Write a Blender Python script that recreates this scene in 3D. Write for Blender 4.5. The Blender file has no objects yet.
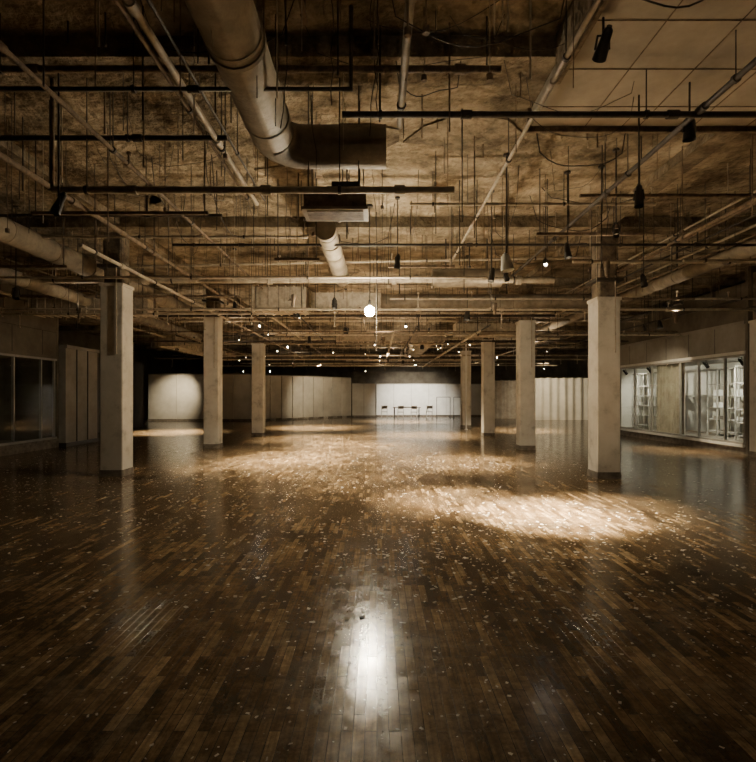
import bpy, math, random
from mathutils import Vector, Matrix
random.seed(7)
scene = bpy.context.scene
COL = scene.collection

# ------------------------------------------------------------ materials
def new_mat(name):
    m = bpy.data.materials.new(name); m.use_nodes = True
    nt = m.node_tree
    return m, nt, nt.nodes, nt.links, nt.nodes['Principled BSDF']

def rough_mat(name, c1, c2, scale=3.0, rough=0.8, metal=0.0, bump=0.3, bscale=20, c3=None, spec=0.5, stretch=(1,1,1), dist=0.02, lo=0.35, hi=0.65, grime=None):
    m, nt, N, L, B = new_mat(name)
    tc = N.new('ShaderNodeTexCoord')
    mp = N.new('ShaderNodeMapping'); mp.inputs['Scale'].default_value = stretch
    L.new(tc.outputs['Object'], mp.inputs['Vector'])
    n = N.new('ShaderNodeTexNoise'); n.inputs['Scale'].default_value = scale; n.inputs['Detail'].default_value = 8
    n.inputs['Roughness'].default_value = 0.65
    L.new(mp.outputs[0], n.inputs['Vector'])
    r = N.new('ShaderNodeValToRGB')
    r.color_ramp.elements[0].position = lo; r.color_ramp.elements[0].color = (*c1, 1)
    r.color_ramp.elements[1].position = hi; r.color_ramp.elements[1].color = (*c2, 1)
    if c3:
        e = r.color_ramp.elements.new(0.5*(lo+hi)); e.color = (*c3, 1)
    L.new(n.outputs['Fac'], r.inputs['Fac'])
    if grime:
        n3 = N.new('ShaderNodeTexNoise'); n3.inputs['Scale'].default_value = grime; n3.inputs['Detail'].default_value = 5; n3.inputs['Roughness'].default_value=0.75
        L.new(mp.outputs[0], n3.inputs['Vector'])
        mr = N.new('ShaderNodeMapRange'); mr.inputs[1].default_value=0.38; mr.inputs[2].default_value=0.56; mr.inputs[3].default_value=0.55; mr.inputs[4].default_value=1.0
        L.new(n3.outputs['Fac'], mr.inputs[0])
        vm = N.new('ShaderNodeVectorMath'); vm.operation='SCALE'
        L.new(r.outputs['Color'], vm.inputs[0]); L.new(mr.outputs[0], vm.inputs['Scale']); L.new(vm.outputs[0], B.inputs['Base Color'])
    else:
        L.new(r.outputs['Color'], B.inputs['Base Color'])
    n2 = N.new('ShaderNodeTexNoise'); n2.inputs['Scale'].default_value = bscale; n2.inputs['Detail'].default_value = 6
    L.new(mp.outputs[0], n2.inputs['Vector'])
    b = N.new('ShaderNodeBump'); b.inputs['Strength'].default_value = bump; b.inputs['Distance'].default_value = dist
    L.new(n2.outputs['Fac'], b.inputs['Height']); L.new(b.outputs[0], B.inputs['Normal'])
    B.inputs['Roughness'].default_value = rough; B.inputs['Metallic'].default_value = metal
    B.inputs['Specular IOR Level'].default_value = spec
    return m

def emit_mat(name, col, s):
    m, nt, N, L, B = new_mat(name)
    B.inputs['Base Color'].default_value = (*col, 1)
    B.inputs['Emission Color'].default_value = (*col, 1)
    B.inputs['Emission Strength'].default_value = s
    return m

def floor_mat():
    m, nt, N, L, B = new_mat('hardwood_strip_floor')
    tc = N.new('ShaderNodeTexCoord')
    mp = N.new('ShaderNodeMapping'); mp.inputs['Rotation'].default_value = (0, 0, math.radians(90))
    L.new(tc.outputs['Object'], mp.inputs['Vector'])
    def mr(src, a, b_, c, d):
        q = N.new('ShaderNodeMapRange'); q.inputs[1].default_value=a; q.inputs[2].default_value=b_
        q.inputs[3].default_value=c; q.inputs[4].default_value=d; L.new(src, q.inputs[0]); return q.outputs[0]
    def noise(scale, detail, rough=0.5, vec=None):
        q = N.new('ShaderNodeTexNoise'); q.inputs['Scale'].default_value=scale; q.inputs['Detail'].default_value=detail
        q.inputs['Roughness'].default_value=rough; L.new(vec or tc.outputs['Object'], q.inputs['Vector']); return q.outputs['Fac']
    def math_(op, a, b_):
        q = N.new('ShaderNodeMath'); q.operation=op
        for i,v in enumerate((a,b_)):
            if isinstance(v,(int,float)): q.inputs[i].default_value=v
            else: L.new(v,q.inputs[i])
        return q.outputs[0]
    b1 = N.new('ShaderNodeTexBrick')
    for k,v in {'Scale':1.0,'Brick Width':0.34,'Row Height':0.057,'Mortar Size':0.0022,'Mortar Smooth':0.1}.items(): b1.inputs[k].default_value=v
    b1.inputs['Color1'].default_value=(0,0,0,1); b1.inputs['Color2'].default_value=(1,1,1,1); b1.inputs['Mortar'].default_value=(0,0,0,1)
    b1.offset=0.37; b1.offset_frequency=2
    L.new(mp.outputs[0], b1.inputs['Vector'])
    r = N.new('ShaderNodeValToRGB'); cr = r.color_ramp
    cr.elements[0].position = 0.0; cr.elements[0].color = (0.060, 0.037, 0.018, 1)
    cr.elements[1].position = 1.0; cr.elements[1].color = (0.35, 0.245, 0.132, 1)
    e = cr.elements.new(0.3); e.color = (0.135, 0.086, 0.043, 1)
    e = cr.elements.new(0.75); e.color = (0.195, 0.129, 0.067, 1)
    L.new(b1.outputs['Color'], r.inputs['Fac'])
    mg = N.new('ShaderNodeMapping'); mg.inputs['Scale'].default_value = (40, 2.0, 1)
    L.new(tc.outputs['Object'], mg.inputs['Vector'])
    g = noise(1.5, 6, 0.5, mg.outputs[0])
    wear = mr(noise(0.8, 9, 0.75), 0.38, 0.62, 0.4, 1.35)
    fine = mr(noise(14, 8, 0.8), 0.35, 0.65, 0.5, 1.45)
    gr = mr(g, 0.3, 0.7, 0.6, 1.3)
    inv = math_('SUBTRACT', 1.0, b1.outputs['Fac'])
    tot = math_('MULTIPLY', math_('MULTIPLY', math_('MULTIPLY', wear, gr), fine), inv)
    vm = N.new('ShaderNodeVectorMath'); vm.operation = 'SCALE'
    L.new(r.outputs['Color'], vm.inputs[0]); L.new(tot, vm.inputs['Scale'])
    mx = N.new('ShaderNodeMix'); mx.data_type='RGBA'
    L.new(mr(noise(3.5, 10, 0.8), 0.50, 0.70, 0.0, 0.6), mx.inputs['Factor'])
    L.new(vm.outputs[0], mx.inputs['A']); mx.inputs['B'].default_value=(0.21,0.175,0.125,1)
    L.new(mx.outputs['Result'], B.inputs['Base Color'])
    rr = mr(noise(6, 9, 0.75), 0.35, 0.68, 0.08, 0.27)
    L.new(rr, B.inputs['Roughness'])
    h = math_('ADD', inv, math_('MULTIPLY', b1.outputs['Color'], 0.30))
    h = math_('ADD', h, math_('MULTIPLY', g, 0.3))
    h = math_('ADD', h, math_('MULTIPLY', noise(3.0, 2), 1.4))
    h = math_('ADD', h, math_('MULTIPLY', noise(45, 4, 0.6), 0.4))
    bp = N.new('ShaderNodeBump'); bp.inputs['Strength'].default_value = 0.45; bp.inputs['Distance'].default_value = 0.003
    L.new(h, bp.inputs['Height']); L.new(bp.outputs[0], B.inputs['Normal'])
    B.inputs['Specular IOR Level'].default_value = 0.6
    return m

M_floor = floor_mat()
M_slab = rough_mat('sprayed_slab', (0.13,0.101,0.066), (0.48,0.40,0.29), scale=1.6, rough=0.95, bump=1.0, bscale=8, c3=(0.31,0.25,0.17), dist=0.10, spec=0.1, grime=0.55)
M_beam = rough_mat('fireproofed_beam', (0.13,0.10,0.065), (0.40,0.33,0.235), scale=2.5, rough=0.95, bump=1.0, bscale=16, dist=0.05, spec=0.1, grime=0.8)
M_tile = rough_mat('plaster_soffit', (0.30,0.26,0.20), (0.46,0.40,0.315), scale=1.5, rough=0.9, bump=0.3, bscale=12)
M_duct = rough_mat('painted_duct', (0.16,0.131,0.093), (0.30,0.252,0.187), scale=4, rough=0.6, bump=0.25, bscale=25)
M_pipe = rough_mat('old_light_pipe', (0.25,0.21,0.155), (0.46,0.39,0.295), scale=8, rough=0.55, bump=0.3, bscale=40)
M_dark = rough_mat('black_iron_pipe', (0.018,0.014,0.010), (0.06,0.047,0.034), scale=10, rough=0.55, bump=0.3, bscale=40)
M_rust = rough_mat('rusty_steel', (0.07,0.049,0.031), (0.22,0.156,0.100), scale=9, rough=0.75, bump=0.4, bscale=40)
M_col = rough_mat('painted_column', (0.32,0.295,0.25), (0.60,0.565,0.495), scale=2.6, rough=0.7, bump=0.15, bscale=14, c3=(0.54,0.505,0.435), lo=0.3, hi=0.6)
M_core = rough_mat('raw_column_core', (0.07,0.055,0.04), (0.24,0.19,0.13), scale=5, rough=0.95, bump=0.6, bscale=20)
M_wall = rough_mat('dusty_wall', (0.09,0.075,0.055), (0.16,0.138,0.105), scale=1.5, rough=0.9, bump=0.2)
M_part = rough_mat('partition_paint', (0.42,0.39,0.33), (0.55,0.52,0.45), scale=1.0, rough=0.8, bump=0.08)
M_white = rough_mat('white_paint', (0.62,0.61,0.57), (0.75,0.74,0.70), scale=2.0, rough=0.6, bump=0.05)
M_curt = rough_mat('curtain_cloth', (0.30,0.26,0.21), (0.45,0.40,0.33), scale=3, rough=0.95, bump=0.1)
M_bulk = rough_mat('bulkhead_paint', (0.22,0.20,0.17), (0.32,0.30,0.26), scale=1.3, rough=0.8, bump=0.1)
M_frame = rough_mat('window_frame_paint', (0.25,0.24,0.22), (0.34,0.33,0.30), scale=3, rough=0.5, bump=0.05)
M_black = rough_mat('black_enamel', (0.012,0.011,0.010), (0.03,0.027,0.022), scale=6, rough=0.4, bump=0.05)
M_flake = rough_mat('paint_flake', (0.22,0.185,0.14), (0.70,0.64,0.54), scale=3, rough=0.6, bump=0.1)
M_base = rough_mat('scuffed_base', (0.08,0.065,0.05), (0.22,0.19,0.15), scale=6, rough=0.7, bump=0.1)
M_refl = rough_mat('white_reflector', (0.7,0.68,0.62), (0.8,0.78,0.72), scale=3, rough=0.35, bump=0.02)
M_bulb = emit_mat('bare_bulb_glow', (1.0,0.85,0.60), 1450)
M_lens = emit_mat('spot_lens_glow', (1.0,0.90,0.74), 110)
M_dim = emit_mat('dim_lens_glow', (1.0,0.82,0.55), 14)
def glass_mat():
    m, nt, N, L, B = new_mat('shop_glass')
    out = N['Material Output']
    t = N.new('ShaderNodeBsdfTransparent'); t.inputs[0].default_value = (0.92,0.96,0.93,1)
    g = N.new('ShaderNodeBsdfGlossy'); g.inputs['Roughness'].default_value = 0.03
    f = N.new('ShaderNodeLayerWeight'); f.inputs[0].default_value = 0.5
    p = N.new('ShaderNodeMath'); p.operation='POWER'; p.inputs[1].default_value=4
    q = N.new('ShaderNodeMath'); q.operation='MULTIPLY_ADD'; q.inputs[1].default_value=0.5; q.inputs[2].default_value=0.05
    L.new(f.outputs['Facing'], p.inputs[0]); L.new(p.outputs[0], q.inputs[0])
    mx = N.new('ShaderNodeMixShader')
    L.new(q.outputs[0], mx.inputs[0]); L.new(t.outputs[0], mx.inputs[1]); L.new(g.outputs[0], mx.inputs[2])
    L.new(mx.outputs[0], out.inputs['Surface'])
    return m
M_glass = glass_mat()

# ------------------------------------------------------------ mesh builder
class MB:
    def __init__(s): s.v=[]; s.f=[]; s.mi=[]; s.sm=[]; s.mats=[]
    def m(s, mat):
        if mat not in s.mats: s.mats.append(mat)
        return s.mats.index(mat)
    def add(s, vs, fs, mat, smooth=False):
        o=len(s.v); k=s.m(mat); s.v += [tuple(p) for p in vs]
        for f in fs: s.f.append([i+o for i in f]); s.mi.append(k); s.sm.append(smooth)
    def box(s, x0,x1,y0,y1,z0,z1, mat, bev=0.0):
        if bev>0:
            b=bev
            pts=[(x0+b,y0),(x1-b,y0),(x1,y0+b),(x1,y1-b),(x1-b,y1),(x0+b,y1),(x0,y1-b),(x0,y0+b)]
            vs=[(x,y,z0) for x,y in pts]+[(x,y,z1) for x,y in pts]
            fs=[[i,(i+1)%8,(i+1)%8+8,i+8] for i in range(8)]+[list(range(7,-1,-1)),list(range(8,16))]
            s.add(vs,fs,mat); return
        vs=[(x0,y0,z0),(x1,y0,z0),(x1,y1,z0),(x0,y1,z0),(x0,y0,z1),(x1,y0,z1),(x1,y1,z1),(x0,y1,z1)]
        s.add(vs,[[0,3,2,1],[4,5,6,7],[0,1,5,4],[1,2,6,5],[2,3,7,6],[3,0,4,7]],mat)
    def tube(s, pts, r, mat, seg=10, radii=None, cap=True):
        pts=[Vector(p) for p in pts]; n=len(pts)
        if radii is None: radii=[r]*n
        d0=(pts[1]-pts[0]).normalized()
        up=Vector((0,0,1)) if abs(d0.z)<0.9 else Vector((1,0,0))
        u=d0.cross(up).normalized(); vs=[]
        for i,p in enumerate(pts):
            if i==0: d=pts[1]-pts[0]
            elif i==n-1: d=pts[-1]-pts[-2]
            else: d=(pts[i+1]-p).normalized()+(p-pts[i-1]).normalized()
            if d.length<1e-9: d=pts[i]-pts[i-1]
            d=d.normalized()
            u=(u-d*u.dot(d)); u = u.normalized() if u.length>1e-6 else d.orthogonal().normalized()
            w=d.cross(u)
            for k in range(seg):
                a=2*math.pi*k/seg
                vs.append(p+(u*math.cos(a)+w*math.sin(a))*radii[i])
        fs=[]
        for i in range(n-1):
            for k in range(seg):
                k2=(k+1)%seg
                fs.append([i*seg+k,i*seg+k2,(i+1)*seg+k2,(i+1)*seg+k])
        s.add(vs,fs,mat,True)
        if cap:
            s.add(vs[:seg],[list(range(seg-1,-1,-1))],mat); s.add(vs[-seg:],[list(range(seg))],mat)
    def sphere(s, c, r, mat, seg=12, rings=8, sc=(1,1,1)):
        c=Vector(c); vs=[c+Vector((0,0,r*sc[2]))]
        for i in range(1,rings):
            t=math.pi*i/rings
            for k in range(seg):
                a=2*math.pi*k/seg
                vs.append(c+Vector((r*sc[0]*math.sin(t)*math.cos(a),r*sc[1]*math.sin(t)*math.sin(a),r*sc[2]*math.cos(t))))
        vs.append(c-Vector((0,0,r*sc[2]))); fs=[]
        for k in range(seg): fs.append([0,1+k,1+(k+1)%seg])
        for i in range(rings-2):
            for k in range(seg):
                a=1+i*seg; fs.append([a+k,a+seg+k,a+seg+(k+1)%seg,a+(k+1)%seg])
        l=len(vs)-1; a=1+(rings-2)*seg
        for k in range(seg): fs.append([l,a+(k+1)%seg,a+k])
        s.add(vs,fs,mat,True)
    def obj(s, name, parent=None):
        me=bpy.data.meshes.new(name); me.from_pydata(s.v,[],s.f); me.update()
        for mt in s.mats: me.materials.append(mt)
        me.polygons.foreach_set('material_index',s.mi); me.polygons.foreach_set('use_smooth',s.sm); me.update()
        o=bpy.data.objects.new(name,me); COL.objects.link(o)
        if parent: o.parent=parent
        return o

def one_box(name,*a,**k):
    b=MB(); b.box(*a,**k); return b.obj(name)

CEIL=5.0
# ------------------------------------------------------------ shell
one_box('floor',-16,16,-4,42,-0.1,0,M_floor)
one_box('ceiling',-16,16,-4,42,CEIL,CEIL+0.2,M_slab)
one_box('wall_left',-16.2,-16,-4,42,0,CEIL,M_wall)
one_box('wall_right',16,16.2,-4,42,0,CEIL,M_wall)
one_box('wall_back',-16,16,42,42.2,0,CEIL,M_wall)
one_box('wall_front',-16,16,-4.2,-4,0,CEIL,M_wall)

BEAMS=(4.95,9.75,14.75,19.75,24.75,29.75,34.75)
for y in BEAMS:
    one_box('ceiling_beam',-15.98,15.98,y-0.22,y+0.22,4.80,CEIL,M_beam)
for x in (-5.05,4.38,-10.6,10.6):
    g=MB()
    ys=[-3.9]+[b+0.23 for b in BEAMS]; ye=[b-0.23 for b in BEAMS]+[41.9]
    for a,c in zip(ys,ye): g.box(x-0.15,x+0.15,a,c,4.86,CEIL,M_beam)
    g.obj('ceiling_girder')
b=MB()
for i in range(26):
    yy=random.uniform(2,22); xx=random.uniform(-0.7,0.7)*yy; n=9; R=random.uniform(0.25,0.8); pts=[]
    if any(abs(yy-q)<1.0 for q in BEAMS): continue
    for k in range(n):
        t=2*math.pi*k/n; rr=R*random.uniform(0.6,1.2); pts.append((xx+rr*math.cos(t),yy+rr*math.sin(t)*0.8))
    vs=[(p[0],p[1],4.98) for p in pts]+[(p[0],p[1],4.999) for p in pts]
    b.add(vs,[list(range(n-1,-1,-1))]+[[k,(k+1)%n,(k+1)%n+n,k+n] for k in range(n)],M_beam)
b.obj('plaster_patches')

# ------------------------------------------------------------ columns
def column(x,y,w=0.44,top=3.6,seed=0):
    b=MB(); h=w/2
    b.box(x-h-0.015,x+h+0.015,y-h-0.015,y+h+0.015,0,0.13,M_base,bev=0.02)
    b.box(x-h,x+h,y-h,y+h,0.13,top,M_col,bev=0.015)
    b.box(x-h-0.015,x+h+0.015,y-h-0.015,y+h+0.015,top-0.06,top,M_col)
    b.box(x-h*0.8,x+h*0.8,y-h*0.8,y+h*0.8,top,4.80,M_core,bev=0.03)
    b.tube([(x+h*0.5,y-h-0.02,2.4),(x+h*0.5,y-h-0.02,top+0.4)],0.012,M_pipe,seg=6)
    b.box(x-h-0.04,x+h+0.04,y-h-0.04,y+h+0.04,top+0.3,top+0.36,M_dark)
    return b.obj('column')
COLS=[(-5.21,10.02,3.8),(-4.98,15.2,4.1),(-4.64,19.6,3.6),(4.42,9.74,3.47),(4.38,14.75,3.77),(4.35,19.6,3.75),(4.35,24.5,3.75),(10.02,12.95,3.55),(-10.2,10.2,3.6)]
for i,(x,y,t) in enumerate(COLS): column(x,y,top=t,seed=i)
b=MB(); b.tube([(4.1,23,0),(4.1,23,4.99)],0.03,M_white,seg=8); b.tube([(4.1,23,0),(4.1,23,0.04)],0.07,M_white,seg=8); b.obj('standpipe')

# ------------------------------------------------------------ ducts
def arc(c, r, a0, a1, n=8):
    return [(c[0]+r*math.cos(a0+(a1-a0)*i/n), c[1]+r*math.sin(a0+(a1-a0)*i/n), c[2]) for i in range(n+1)]
def duct(path, r, name='air_duct', mat=M_duct, seams=True, hangers=()):
    b=MB(); b.tube(path,r,mat,seg=24)
    if seams:
        P=[Vector(p) for p in path]
        for i in range(len(P)-1):
            L=(P[i+1]-P[i]).length; d=(P[i+1]-P[i]).normalized()
            if L<0.5: continue
            k=0.15
            while k<L:
                c=P[i]+d*k; b.tube([c-d*0.010,c+d*0.010],r+0.008,mat,seg=24); k+=1.15
    for h in hangers:
        b.box(h[0]-0.012,h[0]+0.012,h[1]-0.02,h[1]+0.02,h[2]+r-0.02,CEIL-0.001,M_dark)
        b.tube([(h[0],h[1]-0.02,h[2]),(h[0],h[1]+0.02,h[2])],r+0.012,mat,seg=24)
    return b.obj(name)
z=4.36
duct([(-1.10,0.2,z),(-1.10,5.25,z)]+arc((-0.78,5.25,z),0.32,math.pi,math.pi/2)+[(0.10,5.57,z)],0.225,hangers=[(-1.10,2.2,z),(-1.10,3.9,z)])
duct([(-0.82,7.9,4.22),(-0.78,11.3,4.22)],0.17,hangers=[(-0.8,8.5,4.22),(-0.79,10.6,4.22)])
duct([(-6.0,1.0,4.25),(-6.0,16.0,4.25)],0.20,hangers=[(-6,y,4.25) for y in (4,7.5,11,15)])
duct([(-7.1,3.0,3.9),(-7.1,20.0,3.9)],0.14,hangers=[(-7.1,y,3.9) for y in (5,9,13,17)])
duct([(6.6,7.0,4.2),(6.6,22.0,4.2)],0.14,hangers=[(6.6,y,4.2) for y in (8,11,15,19)])
duct([(1.2,10.9,4.15),(2.7,10.9,4.15)],0.2,hangers=[(1.5,10.9,4.15),(2.4,10.9,4.15)])
duct([(-0.2,13.5,4.1),(6.5,13.5,4.1)],0.22,hangers=[(0.6,13.5,4.1),(3.5,13.5,4.1),(5.8,13.5,4.1)])
def rect_duct(x0,x1,y0,y1,z0,z1,axis='x'):
    b=MB(); b.box(x0,x1,y0,y1,z0,z1,M_pipe)
    if axis=='x':
        x=x0
        while x<=x1: b.box(x-0.012,x+0.012,y0-0.025,y1+0.025,z0-0.025,z1+0.025,M_pipe); x+=0.2
    else:
        y=y0
        while y<=y1: b.box(x0-0.025,x1+0.025,y-0.015,y+0.015,z0-0.025,z1+0.025,M_pipe); y+=0.6
    for xx in (x0+0.1,x1-0.1):
        for yy in (y0-0.03,y1+0.03): b.tube([(xx,yy,z0-0.03),(xx,yy,CEIL-0.001)],0.008,M_dark,seg=5)
    return b.obj('rectangular_duct')
rect_duct(-3.0,-1.7,12.0,12.6,3.62,4.2)
rect_duct(-1.6,0.1,12.2,12.6,3.72,4.1)
rect_duct(-8.5,-5.6,12.2,12.8,3.6,3.95)
rect_duct(2.6,5.2,16.4,17.0,3.55,3.95)
rect_duct(-1.5,2.5,18.5,19.0,3.6,4.0)
rect_duct(1.6,2.3,20.3,29.0,3.7,4.05,'y')
rect_duct(-9,-8.2,20.3,29,3.6,4.0,'y')

# ------------------------------------------------------------ pipes
def pipe(path, r, mat=M_pipe, name='sprinkler_pipe', hang=2.2, couple=1.9, drops=0):
    b=MB(); b.tube(path,r,mat,seg=10)
    P=[Vector(p) for p in path]
    for i in range(len(P)-1):
        L=(P[i+1]-P[i]).length; d=(P[i+1]-P[i]).normalized()
        if abs(d.z)>0.5: continue
        k=min(0.35,L*0.3)
        while k<L:
            c=P[i]+d*k; b.tube([(c.x,c.y,c.z),(c.x,c.y,CEIL-0.001)],0.006,M_dark,seg=4,cap=False)
            b.tube([c-d*0.015,c+d*0.015],r+0.012,M_dark,seg=10); k+=hang*random.uniform(0.8,1.2)
        k=couple*0.6
        while k<L and couple<50:
            c=P[i]+d*k; b.tube([c-d*0.05,c+d*0.05],r*1.45,mat,seg=10)
            if drops and random.random()<drops:
                dl=random.uniform(0.12,0.4)
                if random.random()<0.5: dl=-dl
                e=min(c.z-dl,4.98)
                b.tube([c,(c.x,c.y,e)],r*0.5,mat,seg=6)
                b.tube([(c.x,c.y,e),(c.x,c.y,e-0.03)],r*1.1,mat,seg=8)
            k+=couple
    return b.obj(name)
# crosswise
pipe([(-3.28,5.05,3.67),(0.78,5.05,3.67)],0.034,M_pipe,couple=1.35)
pipe([(-3.28,5.05,3.67),(-3.28,5.05,4.79)],0.02,M_rust,couple=99)
pipe([(-4.6,4.25,4.2),(-0.22,4.25,4.2),(-0.22,4.25,4.9)],0.022,M_dark)
pipe([(-8,4.45,4.5),(1.1,4.45,4.5)],0.030,M_rust)
pipe([(-0.32,4.6,4.18),(6.0,4.6,4.18)],0.028,M_dark)
pipe([(-9.0,10.45,4.0),(3.7,10.45,4.0)],0.065,M_pipe,couple=2.6)
pipe([(-3.4,8.33,4.1),(9.5,8.33,4.1)],0.022,M_dark,drops=0.4)
pipe([(-5.6,5.35,4.35),(-1.6,5.35,4.35)],0.028,M_dark)
pipe([(3.6,9.2,4.05),(12,9.2,4.05)],0.03,M_pipe)
pipe([(-12,9.15,3.75),(2,9.15,3.75)],0.024,M_pipe,drops=0.3)
pipe([(-12,7.1,4.15),(-2.2,7.1,4.15)],0.02,M_dark,drops=0.5)
pipe([(2.8,6.9,4.35),(10,6.9,4.35)],0.025,M_rust,drops=0.5)
pipe([(4.9,8.0,3.75),(11,8.0,3.75)],0.022,M_pipe,drops=0.4)
pipe([(-9.7,11.4,3.55),(12,11.4,3.55)],0.03,M_pipe,drops=0.5)
pipe([(-2.3,6.4,4.2),(0.7,6.4,4.2)],0.012,M_dark)
pipe([(-9,8.7,4.35),(-1.2,8.7,4.35)],0.02,M_pipe,drops=0.6,couple=0.9)
pipe([(-10,10.7,4.25),(5,10.7,4.55)],0.025,M_pipe,drops=0.6,couple=1.2)
pipe([(-9.6,11.9,3.95),(-3.3,11.9,3.95)],0.03,M_rust,drops=0.6,couple=1.2)
pipe([(0.3,11.7,3.85),(9,11.7,3.85)],0.025,M_pipe,drops=0.6,couple=1.2)
pipe([(0.5,7.6,4.5),(4.2,7.6,4.5)],0.02,M_pipe,drops=0.6,couple=0.8)
pipe([(-9,10.8,3.35),(-2.2,10.8,3.35)],0.018,M_pipe,drops=0.6,couple=0.8)
# lengthwise
pipe([(-1.73,0.5,4.35),(-1.73,7.2,4.35)],0.03,M_pipe)
pipe([(-1.86,0.5,4.42),(-1.86,7.2,4.42)],0.02,M_rust)
pipe([(-1.62,0.5,4.40),(-1.62,7.2,4.40)],0.012,M_dark)
pipe([(-3.77,0.5,4.0),(-3.77,26,4.0)],0.033,M_rust,couple=2.2)
pipe([(-2.75,2.5,4.15),(-2.75,22,4.15)],0.022,M_rust,drops=0.3)
pipe([(1.58,1.5,4.42),(1.58,13,4.42)],0.022,M_pipe)
pipe([(2.95,1.5,4.2),(2.95,11,4.2)],0.026,M_dark)
pipe([(4.85,3,4.1),(4.85,12,4.1)],0.03,M_rust)
pipe([(0.24,2.4,4.45),(0.24,5.3,4.45)],0.035,M_duct)
pipe([(-8.6,3,3.95),(-8.6,26,3.95)],0.035,M_pipe)
pipe([(-4.15,7,3.7),(-4.15,27,3.7)],0.028,M_pipe,drops=0.3)
for k in range(6):
    xx=5.3+k*0.24
    pipe([(xx,6,4.45-0.05*k),(xx,20,4.45-0.05*k)],0.018+0.006*(k%2),[M_pipe,M_rust,M_dark][k%3],name='conduit',couple=50.5,hang=3)
for k in range(5):
    xx=-7.9-k*0.3
    pipe([(xx,4.5,4.5),(xx,20,4.5)],0.02,[M_pipe,M_rust][k%2],name='conduit',couple=50.5,hang=3)
y=12.9; k=0
while y<36:
    if any(abs(y-c[1])<0.32 for c in COLS): y+=0.45
    zc=random.uniform(3.3,4.4); x0=random.uniform(-13,-7); x1=random.uniform(5,13)
    if y<22: x0=max(x0,-9.4) ; x1=min(x1,9.4)
    if k%3==2: x0=random.uniform(-6,-1)
    pipe([(x0,y,zc),(x1,y,zc)],random.choice([0.02,0.03,0.045]),random.choice([M_pipe,M_pipe,M_pipe,M_rust,M_dark]),drops=0.6,hang=3,couple=1.6)
    y+=random.uniform(0.35,0.75); k+=1
for xx in (-6.6,-3.1,-2.1,-0.4,0.5,1.1,2.9,3.4,5.6,7.8,9.0):
    z0=random.uniform(3.4,4.2); ys=random.uniform(12,16)
    pipe([(xx,ys,z0),(xx,random.uniform(26,38),z0)],random.choice([0.02,0.03,0.04]),random.choice([M_pipe,M_rust,M_dark]),hang=3.2,couple=2.7)

def strut(x0,x1,y0,y1,zz):
    b=MB(); 
    b.box(x0,x1,y0,y1,zz,zz+0.04,M_rust)
    cx,cy=(x0+x1)/2,(y0+y1)/2
    ends=[(x0+0.05,cy),(x1-0.05,cy)] if x1-x0>y1-y0 else [(cx,y0+0.05),(cx,y1-0.05)]
    for e in ends: b.tube([(e[0],e[1],zz+0.03),(e[0],e[1],CEIL-0.001)],0.008,M_dark,seg=5)
    return b.obj('strut_channel')
for s in [(-0.62,-0.58,2.6,4.2,4.7),(-2.6,-1.4,3.5,3.54,4.6),(0.0,1.5,3.6,3.64,4.6),(2.4,4.0,7.5,7.54,4.0),(-4.5,-2.2,6.5,6.54,3.95),(-1.6,-0.9,7.8,7.84,3.7),(0.2,1.4,9.0,9.04,3.9),(5,7,11,11.04,3.7),(-7.5,-5.6,9.0,9.04,3.9)]:
    strut(*s)

def clear(xx,yy): return not (1.6<xx<7.7 and yy<5.7)
b=MB()
for i in range(760):
    yy=3.2+26*random.random()**1.4; xx=random.uniform(-0.8,0.8)*(yy*0.95+0.5)
    if abs(xx)>11 or not clear(xx,yy): continue
    l=random.choice([0.2,0.3,0.5,0.7,0.9,1.15,1.35]) if yy>5.5 else random.choice([0.2,0.3,0.45,0.6,0.8,1.0])
    b.tube([(xx,yy,CEIL-0.001),(xx,yy,CEIL-l)],random.choice([0.004,0.006,0.008]),random.choice([M_dark,M_dark,M_rust,M_rust,M_pipe]),seg=5)
    if random.random()<0.15 and l>0.5: b.tube([(xx,yy,CEIL-l),(xx,yy,CEIL-l-0.05)],0.025,M_rust,seg=8)
b.obj('hanger_rods')
b=MB()
for i in range(90):
    yy=3.4+22*random.random()**1.2; xx=random.uniform(-0.75,0.75)*(yy*0.78)
    if not clear(xx,yy): continue
    L=random.uniform(0.5,2.0); ang=random.choice([0,0,math.pi/2,random.uniform(0,3.1)]); sag=random.uniform(0.08,0.35); zt=random.uniform(4.4,4.95)
    pts=[]
    for k in range(13):
        t=k/12; pts.append((xx+math.cos(ang)*L*t, yy+math.sin(ang)*L*t, min(zt-sag*4*t*(1-t)+0.03*math.sin(9*t+i),4.98)))
    pts[0]=(pts[0][0],pts[0][1],4.995); pts[-1]=(pts[-1][0],pts[-1][1],4.995)
    b.tube(pts,random.choice([0.003,0.005,0.007]),M_dark,seg=5)
for i in range(60):
    yy=3.9+16*random.random(); xx=random.uniform(-0.7,0.7)*yy*0.78
    if not clear(xx,yy): continue
    l=random.uniform(0.6,1.5); px=xx;pts=[]
    for k in range(9):
        pts.append((px,yy+0.02*math.sin(k*1.3+i),4.995-l*k/8)); px+=random.uniform(-0.03,0.03)
    b.tube(pts,0.004,M_dark,seg=5)
b.obj('dangling_cables')

# ------------------------------------------------------------ soffit top right
b=MB()
b.box(1.72,7.6,1.6,5.6,4.60,4.79,M_tile)
for k in range(1,10):
    b.box(1.72+k*0.6-0.004,1.72+k*0.6+0.004,1.6,5.6,4.594,4.601,M_rust)
for k in range(1,7):
    b.box(1.72,7.6,1.6+k*0.6-0.004,1.6+k*0.6+0.004,4.594,4.601,M_rust)
b.box(1.68,1.72,1.6,4.7,4.52,4.99,M_beam)
b.box(1.68,7.6,5.58,5.62,4.54,4.80,M_rust)
b.obj('tiled_soffit')

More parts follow.
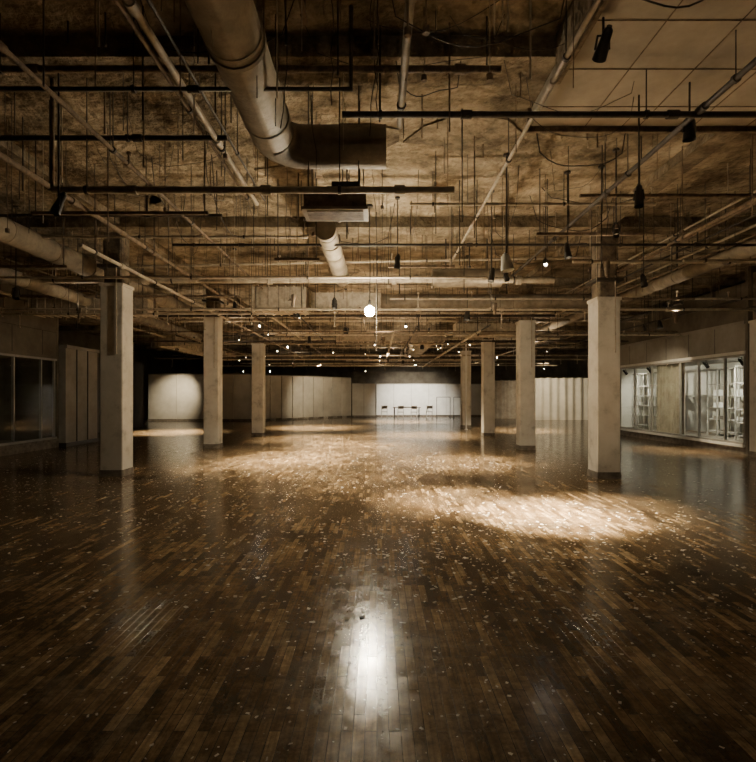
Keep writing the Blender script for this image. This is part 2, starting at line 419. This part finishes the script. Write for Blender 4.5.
# ------------------------------------------------------------ lamps
def spot_light(name, loc, tgt, power, size, blend, col=(1,0.82,0.58), rad=0.05, parent=None):
    l=bpy.data.lights.new(name,'SPOT'); l.energy=power; l.spot_size=math.radians(size); l.spot_blend=blend; l.color=col; l.shadow_soft_size=rad
    o=bpy.data.objects.new(name,l); COL.objects.link(o); o.location=loc
    d=Vector(tgt)-Vector(loc); o.rotation_euler=d.to_track_quat('-Z','Y').to_euler()
    if parent: o.parent=parent
    return o
WARM=(1,0.83,0.56)
def spotlight(loc, tgt, power=0, size=50, blend=0.6, hang=4.999, mat=None, r=0.075, glow=None, body=M_black, col=WARM, name='spotlight', flood=0, fsize=110):
    root=bpy.data.objects.new(name,None); COL.objects.link(root)
    p=Vector(loc); d=(Vector(tgt)-p).normalized()
    b=MB()
    b.tube([p-d*0.16,p-d*0.14,p-d*0.06,p,p+d*0.07],r,body,seg=16,radii=[r*0.4,r*0.75,r*0.8,r,r*1.12],cap=False)
    b.tube([p-d*0.17,p-d*0.16],r*0.42,body,seg=16)
    side=d.cross(Vector((0,0,1))); side=side.normalized() if side.length>0.05 else Vector((1,0,0))
    top=p-d*0.03+Vector((0,0,r*1.6))
    if d.z>0.5: top=p-d*0.03-side*r*1.6
    b.tube([p-side*r*1.1,top-side*r*0.9,top+side*r*0.9,p+side*r*1.1],0.010,body,seg=6)
    b.tube([top,(top.x,top.y,hang)],0.009,M_dark,seg=6)
    b.tube([(top.x,top.y,hang-0.03),(top.x,top.y,hang)],0.045,M_dark,seg=10)
    b.obj('housing',root)
    g=MB(); g.tube([p+d*0.005,p+d*0.02],r*0.86,glow or M_refl,seg=16); g.obj('lens',root)
    if power>0: spot_light('beam',p+d*0.09,tgt,power,size,blend,col,rad=r*0.8,parent=root)
    if flood>0: spot_light('spill',p+d*0.09,tgt,flood,fsize,1.0,col,rad=r*0.8,parent=root)
    return root
spotlight((1.83,7.05,3.42),(2.30,6.75,0),15000,42,1.0,glow=M_refl,body=M_refl,r=0.085,flood=700,fsize=78)
spotlight((1.9,8.3,3.55),(1.15,7.7,0),6000,42,1.0,glow=M_dim,r=0.05)
spotlight((2.9,7.6,3.75),(3.2,7.1,0),3000,42,1.0,glow=M_dim,r=0.05)
spotlight((-2.0,12.4,3.6),(-2.0,12.6,0),6500,64,1.0,glow=M_dim,flood=1500)
spotlight((-3.3,11.6,3.6),(-3.0,11.4,0),2200,60,1.0,glow=M_dim,r=0.05)
spotlight((2.2,12.2,3.5),(1.9,12.0,0),3800,66,1.0,glow=M_dim,flood=900)
spotlight((-0.9,10.6,3.5),(-0.8,10.0,0),1700,70,1.0,glow=M_dim,r=0.05)
spotlight((-8.6,21.5,3.6),(-8.7,21.5,0),8000,76,1.0,glow=M_dim)
spotlight((-1.0,16.0,3.6),(-0.6,15.3,0),6000,84,1.0,glow=M_dim,flood=1500)
spotlight((-2.5,18.5,3.6),(-2.2,18.3,0),6000,80,1.0,glow=M_dim)
spotlight((1.8,20.0,3.5),(1.8,20.0,0),4500,90,1.0,glow=M_dim,flood=900)
spotlight((-3.2,24.0,3.5),(-3.0,24.5,0),8000,90,1.0,glow=M_dim)
spotlight((8.2,14.5,3.6),(8.6,14.2,0),1500,55,1.0,glow=M_dim)
spotlight((7.6,14.2,3.5),(9.9,17.1,1.6),600,50,1.0,glow=M_dim,r=0.05)  # added fill lamp to brighten the curtain in the right display window
spotlight((6.6,21.5,3.6),(6.6,22.5,0),4000,80,1.0,glow=M_dim)
spotlight((1.5,29,3.5),(1.5,30,0),6500,90,1.0,glow=M_dim)
# back wall washers
spotlight((2.6,33.0,3.5),(2.6,36.8,1.0),2600,85,0.9,glow=M_lens,col=(1,0.91,0.75))
spotlight((-3.5,30.5,3.5),(-4.0,34,1.0),700,90,0.9,glow=M_dim)
spotlight((-10.9,28.3,3.5),(-12.3,30.8,1.5),1100,56,1.0,glow=M_dim)
spotlight((9.5,28.5,3.5),(11.5,32,1.0),1100,100,1.0,glow=M_dim)
# added fill lamps, housings included, tipped up to brighten the slab
UP=(1,0.81,0.56)
for (loc,p,s) in [((0.9,1.4,3.55),13,105),((3.4,7.4,3.5),10,150),((-1.6,9.6,3.45),16,160),((2.4,10.2,3.4),22,160),((-6.4,10.8,3.4),16,160),((6.8,11.4,3.4),24,160),((0.2,15.3,3.3),120,165),((-5.5,17.5,3.2),100,165),((5.9,18.5,3.2),110,165),((0.5,22.3,3.2),340,165),((-4.5,27,3.2),340,165),((5.0,28,3.2),340,165),((0.5,31,3.2),400,165)]:
    spotlight(loc,(loc[0]+0.1,loc[1]+0.35 if loc[1]>3 else 4.2,5.0),p,s,0.8,r=0.045,col=UP,glow=M_refl,body=M_rust)
# added fill lamp, unseen behind the viewer, to brighten the right-hand columns
spotlight((2.6,-2.6,4.0),(4.6,9.5,1.9),750,22,1.0,r=0.09)
# unlit fixtures
for loc,t in [((1.80,4.0,4.36),(1.9,6,3.2)),((3.0,4.8,4.12),(3,5,0)),((2.62,5.0,3.55),(2.4,4.5,0)),((3.3,6.9,3.85),(3,6,2)),((-3.1,4.85,3.42),(-4,4,0)),((2.3,8.9,3.7),(3,8,0)),((4.75,8.9,3.6),(5,8,0)),((0.35,8.6,3.85),(0,9,0)),((-6.5,9.0,3.4),(-6,8,0))]:
    spotlight(loc,t,r=random.uniform(0.04,0.055))
spotlight((3.0,8.9,3.95),(2.0,5,0),0,glow=M_lens,r=0.03)
b=MB()
for i in range(50):
    yy=random.uniform(14,35); xx=random.uniform(-0.28,0.36)*yy; zz=random.uniform(3.05,4.1)
    b.tube([(xx,yy,zz),(xx,yy,4.999)],0.006,M_dark,seg=4)
    b.tube([(xx,yy,zz),(xx,yy,zz+0.09)],0.03,M_black,seg=8)
    b.sphere((xx,yy,zz-0.03),random.choice([0.014,0.02,0.028]),M_dim if i%4 else M_lens,seg=8,rings=5)
b.obj('string_of_bare_bulbs')

# hero bare bulb pendant
root=bpy.data.objects.new('pendant_work_lamp',None); COL.objects.link(root)
bx,by,bz=-0.13,8.95,3.10
b=MB(); b.sphere((bx,by,bz),0.088,M_bulb,seg=10,rings=7,sc=(1,1,1.05)); b.obj('bulb',root)
b=MB(); b.tube([(bx,by,bz+0.085),(bx,by,bz+0.12),(bx,by,bz+0.2)],0.03,M_black,seg=12,radii=[0.03,0.028,0.02])
b.tube([(bx,by,bz+0.19),(bx+0.006,by,bz+0.8),(bx-0.005,by,bz+1.4),(bx,by,4.999)],0.009,M_black,seg=6)
b.tube([(bx,by,4.96),(bx,by,4.999)],0.06,M_black,seg=12)
b.obj('socket_and_cord',root)
b=MB(); b.tube([(bx+0.12,by+0.35,4.999),(bx+0.12,by+0.35,2.45)],0.006,M_dark,seg=5); b.sphere((bx+0.12,by+0.35,2.43),0.02,M_dark,seg=8,rings=5); b.obj('pull_cord')

# flat hanging luminaire box
root=bpy.data.objects.new('hanging_fluorescent_fixture',None); COL.objects.link(root)
b=MB(); b.box(-0.80,-0.12,5.45,5.8,3.64,3.80,M_rust)
b.box(-0.82,-0.10,5.43,5.82,3.62,3.65,M_duct)
b.box(-0.50,-0.2,5.5,5.7,3.80,3.95,M_dark)
for xx in (-0.75,-0.2):
    for yy in (5.47,5.78): b.tube([(xx,yy,3.80),(xx,yy,4.999)],0.007,M_dark,seg=5)
b.obj('casing',root)
b=MB(); b.box(-0.77,-0.15,5.48,5.77,3.612,3.622,M_rust); b.obj('diffuser',root)

# ------------------------------------------------------------ storefronts
def storefront(side, y0, y1, mull, curtains, name, back, bulk):
    s=side; X=9.8*s; XB=12.2*s
    def bx(b,xa,xb,*r,**k): b.box(min(xa,xb),max(xa,xb),*r,**k)
    b=MB()
    bx(b,X,XB-0.01*s,y0+0.01,y1-0.01,0,0.22,M_base); bx(b,X-0.06*s,X+0.02*s,y0+0.01,y1-0.01,0.20,0.27,M_white if s>0 else M_base)
    b.obj('display_platform')
    b=MB(); bx(b,X,XB-0.01*s,y0+0.01,y1-0.01,2.72,3.55,bulk)
    bx(b,X-0.03*s,X,y0,y1,2.70,2.78,M_white if s>0 else bulk); bx(b,X-0.04*s,X,y0,y1,3.5,3.58,bulk)
    bx(b,X,X+0.2*s,y0+0.01,y1-0.01,3.58,4.6,M_wall)
    k=y0+1.2
    while k<y1: bx(b,X-0.006*s,X,k,k+0.012,2.78,3.5,M_black); k+=1.22
    b.obj('bulkhead')
    b=MB(); bx(b,XB,XB+0.1*s,y0,y1,0,CEIL,back); b.obj('wall_display_'+name)
    b=MB(); bx(b,X,XB,y1,y1+0.1,0,CEIL,back); bx(b,X,XB,y0-0.1,y0,0,CEIL,M_wall); b.obj('wall_end_'+name)
    b=MB()
    for m in mull: bx(b,X-0.01*s,X+0.06*s,m-0.02,m+0.02,0.27,2.70,M_frame)
    bx(b,X-0.01*s,X+0.06*s,y0,y1,0.27,0.33,M_frame); bx(b,X-0.01*s,X+0.06*s,y0,y1,2.64,2.70,M_frame)
    b.add([(X+0.02*s,y0,0.33),(X+0.02*s,y1,0.33),(X+0.02*s,y1,2.64),(X+0.02*s,y0,2.64)],[[0,1,2,3]],M_glass)
    b.obj('window_'+name)
    for (a,c) in curtains:
        b=MB(); n=int((c-a)/0.02); vs=[];fs=[]
        for i in range(n+1):
            yy=a+(c-a)*i/n; off=0.06*math.sin(i*0.75)+0.02*math.sin(i*0.31)
            vs+=[(X+(0.18+off)*s,yy,0.22),(X+(0.18+off*0.7)*s,yy,2.72)]
        for i in range(n): fs.append([2*i,2*i+2,2*i+3,2*i+1])
        b.add(vs,fs,M_curt,True)
        b.tube([(X+0.16*s,a-0.1,2.69),(X+0.16*s,c+0.1,2.69)],0.012,M_dark,seg=6)
        b.obj('curtain')
storefront(1,13.3,21.5,[13.35,14.1,15.25,16.2,17.85,19.0,20.2,21.4],[(16.25,17.8)],'right',M_part,M_bulk)
storefront(-1,11.0,15.3,[11.1,12.3,13.5,14.6,15.2],[],'left',M_wall,M_wall)
for (ya,yb,xx) in [(13.7,15.2,10.9),(15.9,17.4,11.5),(18.4,19.6,10.9),(20.0,21.3,10.9)]:
    b=MB(); n=3
    for j in range(n+1):
        yy=ya+(yb-ya)*j/n
        for x2 in (xx,xx+0.4): b.box(x2-0.02,x2+0.02,yy-0.02,yy+0.02,0.22,2.5,M_bulk)
    for zz in (0.35,0.75,1.15,1.55,1.95,2.46): b.box(xx-0.02,xx+0.42,ya-0.02,yb+0.02,zz,zz+0.03,M_bulk)
    for j in range(n):
        for zz in (0.78,1.18,1.58):
            if random.random()<0.6:
                cy=ya+(yb-ya)*(j+0.5)/n; b.box(xx+0.1,xx+0.3,cy-0.1,cy+0.08,zz,zz+random.uniform(0.1,0.28),random.choice([M_part,M_base,M_white]))
    b.obj('display_shelf')
for (y_,p_) in ((13.9,330),(15.4,420),(18.6,180),(20.4,200)):
    spotlight((10.15,y_,2.5),(11.6,y_+0.35,1.3),p_,140,1.0,hang=2.72,glow=M_dim,r=0.05,col=(1.0,0.96,0.82))
spotlight((-10.4,13.4,2.5),(-11.6,13.4,0.9),25,120,1.0,hang=2.72,r=0.05)
one_box('wall_side_right',9.8,10.0,21.62,23.0,0,3.4,M_part)
# left boxed enclosure
b=MB(); b.box(-10.7,-9.62,15.45,17.2,0,3.15,M_bulk)
b.box(-9.62,-9.60,16.0,16.03,0.1,3.1,M_black); b.box(-9.62,-9.60,16.6,16.63,0.1,3.1,M_black)
b.box(-10.75,-9.57,15.43,17.25,3.05,3.15,M_bulk); b.box(-10.75,-9.59,15.43,17.22,0,0.12,M_black)
b.box(-10.2,-10.17,15.44,15.45,0.1,3.1,M_black)
b.obj('boxed_enclosure')
one_box('wall_side_left',-12.2,-11.9,17.4,25.5,0,3.2,M_black)

# ------------------------------------------------------------ back partitions
def panel_wall(name,p0,p1,z1,step,mat,amp=0.0,th=0.08):
    b=MB(); p0=Vector((*p0,0)); p1=Vector((*p1,0)); L=(p1-p0).length; d=(p1-p0)/L; nrm=Vector((d.y,-d.x,0))
    k=0.0; i=0
    while k<L-1e-3:
        e=min(k+step,L); a=p0+d*(k+0.01); c=p0+d*(e-0.01); off=nrm*(amp*(i%2))
        q=[a+off,c+off,c+off-nrm*th,a+off-nrm*th]
        vs=[(v.x,v.y,0.0) for v in q]+[(v.x,v.y,z1) for v in q]
        b.add(vs,[[0,1,5,4],[1,2,6,5],[2,3,7,6],[3,0,4,7],[4,5,6,7],[3,2,1,0]],mat); k=e; i+=1
    q=[p0+nrm*0.05,p1+nrm*0.05,p1-nrm*(th+0.04),p0-nrm*(th+0.04)]
    for (za,zb,mm) in ((z1,z1+0.06,M_bulk),(0,0.12,M_base)):
        vs=[(v.x,v.y,za) for v in q]+[(v.x,v.y,zb) for v in q]
        b.add(vs,[[0,1,5,4],[1,2,6,5],[2,3,7,6],[3,0,4,7],[4,5,6,7],[3,2,1,0]],mm)
    return b.obj(name)
panel_wall('partition_wall',(-14.1,30.8),(-7.1,30.8),2.85,1.75,M_part)
panel_wall('partition_wall',(-7.0,31.0),(-1.9,36.0),2.8,0.42,M_part,amp=0.05)
panel_wall('partition_wall',(-1.8,36.2),(-0.1,36.2),2.4,0.85,M_part)
panel_wall('partition_wall',(-0.05,37.2),(8.0,37.2),2.4,1.3,M_white)
one_box('wall_far',-1.8,8.2,38.6,38.8,0,3.4,M_wall)
def curtain_run(x0,x1,y,z1,mat=M_curt):
    b=MB(); n=int((x1-x0)/0.04); vs=[];fs=[]
    for i in range(n+1):
        xx=x0+(x1-x0)*i/n; off=0.07*math.sin(i*0.5)+0.03*math.sin(i*0.23)
        vs+=[(xx,y+off,0.0),(xx,y+off*0.7,z1)]
    for i in range(n): fs.append([2*i,2*i+2,2*i+3,2*i+1])
    b.add(vs,fs,mat,True); b.tube([(x0,y,z1),(x1,y,z1)],0.025,M_dark,seg=6)
    for xx in (x0,x1): b.tube([(xx,y,0),(xx,y,z1+0.02)],0.02,M_dark,seg=6)
    return b.obj('curtain')
curtain_run(7.6,10.0,34.0,2.6)
curtain_run(10.1,14.8,32.0,2.7,M_part)
b=MB(); yy=34.6
b.box(1.1,3.0,yy-0.4,yy+0.4,0.72,0.76,M_base)
for xx in (1.2,2.9):
    for t in (-0.33,0.33): b.tube([(xx,yy+t,0),(xx,yy+t,0.72)],0.022,M_black,seg=6)
    b.tube([(xx,yy-0.33,0.3),(xx,yy+0.33,0.3)],0.018,M_black,seg=6)
b.obj('folding_table')
for (xx,yy) in ((0.5,34.4),(1.6,33.9),(2.5,33.9),(3.6,34.4)):
    b=MB()
    b.box(xx-0.21,xx+0.21,yy-0.2,yy+0.2,0.43,0.46,M_base)
    b.box(xx-0.2,xx+0.2,yy-0.235,yy-0.215,0.66,0.86,M_base)
    for sx in (-0.19,0.19):
        b.tube([(xx+sx,yy-0.26,0.9),(xx+sx,yy-0.2,0.45),(xx+sx,yy+0.2,0)],0.016,M_frame,seg=6)
        b.tube([(xx+sx,yy+0.17,0.44),(xx+sx,yy-0.24,0)],0.016,M_frame,seg=6)
    b.obj('folding_chair')
for xx in (4.2,5.4):
    b=MB(); yy=35.2
    for s_ in (0,0.95):
        b.tube([(xx+s_,yy,0.04),(xx+s_,yy,1.45)],0.02,M_black,seg=6)
        b.tube([(xx+s_,yy-0.28,0.04),(xx+s_,yy+0.28,0.04)],0.02,M_black,seg=6)
        for t in (-0.28,0.28): b.sphere((xx+s_,yy+t,0.03),0.03,M_black,seg=8,rings=5)
    b.tube([(xx,yy,1.45),(xx+0.95,yy,1.45)],0.02,M_black,seg=6); b.tube([(xx,yy,0.15),(xx+0.95,yy,0.15)],0.015,M_black,seg=6)
    b.obj('garment_rack')

# ------------------------------------------------------------ floor debris
b=MB()
def scrap(xx,yy,s_):
    a=random.uniform(0,6.28); asp=random.uniform(0.25,0.8)
    ca,sa=math.cos(a),math.sin(a); pts=[]
    for (u,v) in ((-1,-1),(0.2,-1.1),(1,-0.7),(0.8,1),(-0.9,0.8)):
        u*=s_*random.uniform(0.7,1.1); v*=s_*asp*random.uniform(0.7,1.1)
        pts.append((xx+u*ca-v*sa,yy+u*sa+v*ca,0.0015+random.random()*s_*0.3))
    b.add(pts,[[0,1,4],[1,3,4],[1,2,3]],M_flake)
for i in range(13000):
    yy=1.6+18*random.random()**0.85; xx=random.uniform(-0.85,0.85)*(yy+0.5)
    if random.random()<0.35:
        cx=random.choice([(-3,7),(0.5,5.5),(3.5,6),(-1.5,9),(2,11),(-5,9),(1.5,4)]); xx=random.gauss(cx[0],1.2); yy=random.gauss(cx[1],0.9)
    if abs(xx)>9.5 or yy<1.4: continue
    if any(abs(xx-c[0])<0.27 and abs(yy-c[1])<0.27 for c in COLS): continue
    scrap(xx,yy,random.choice([0.005,0.006,0.008,0.011,0.015,0.024]) if yy>3.5 else random.choice([0.004,0.006,0.008,0.012]))
b.obj('paint_flake_debris')

w=bpy.data.worlds.new('world'); scene.world=w; w.use_nodes=True
w.node_tree.nodes['Background'].inputs[0].default_value=(0.02,0.016,0.012,1)
w.node_tree.nodes['Background'].inputs[1].default_value=0.3

# ------------------------------------------------------------ camera
c=bpy.data.cameras.new('camera'); cam=bpy.data.objects.new('camera',c); COL.objects.link(cam)
cam.location=(0,0,1.6); cam.rotation_euler=(math.radians(90),0,0)
c.sensor_width=36; c.lens=500/762*36; c.shift_y=14/762; c.shift_x=1/762
c.clip_end=200
scene.camera=cam
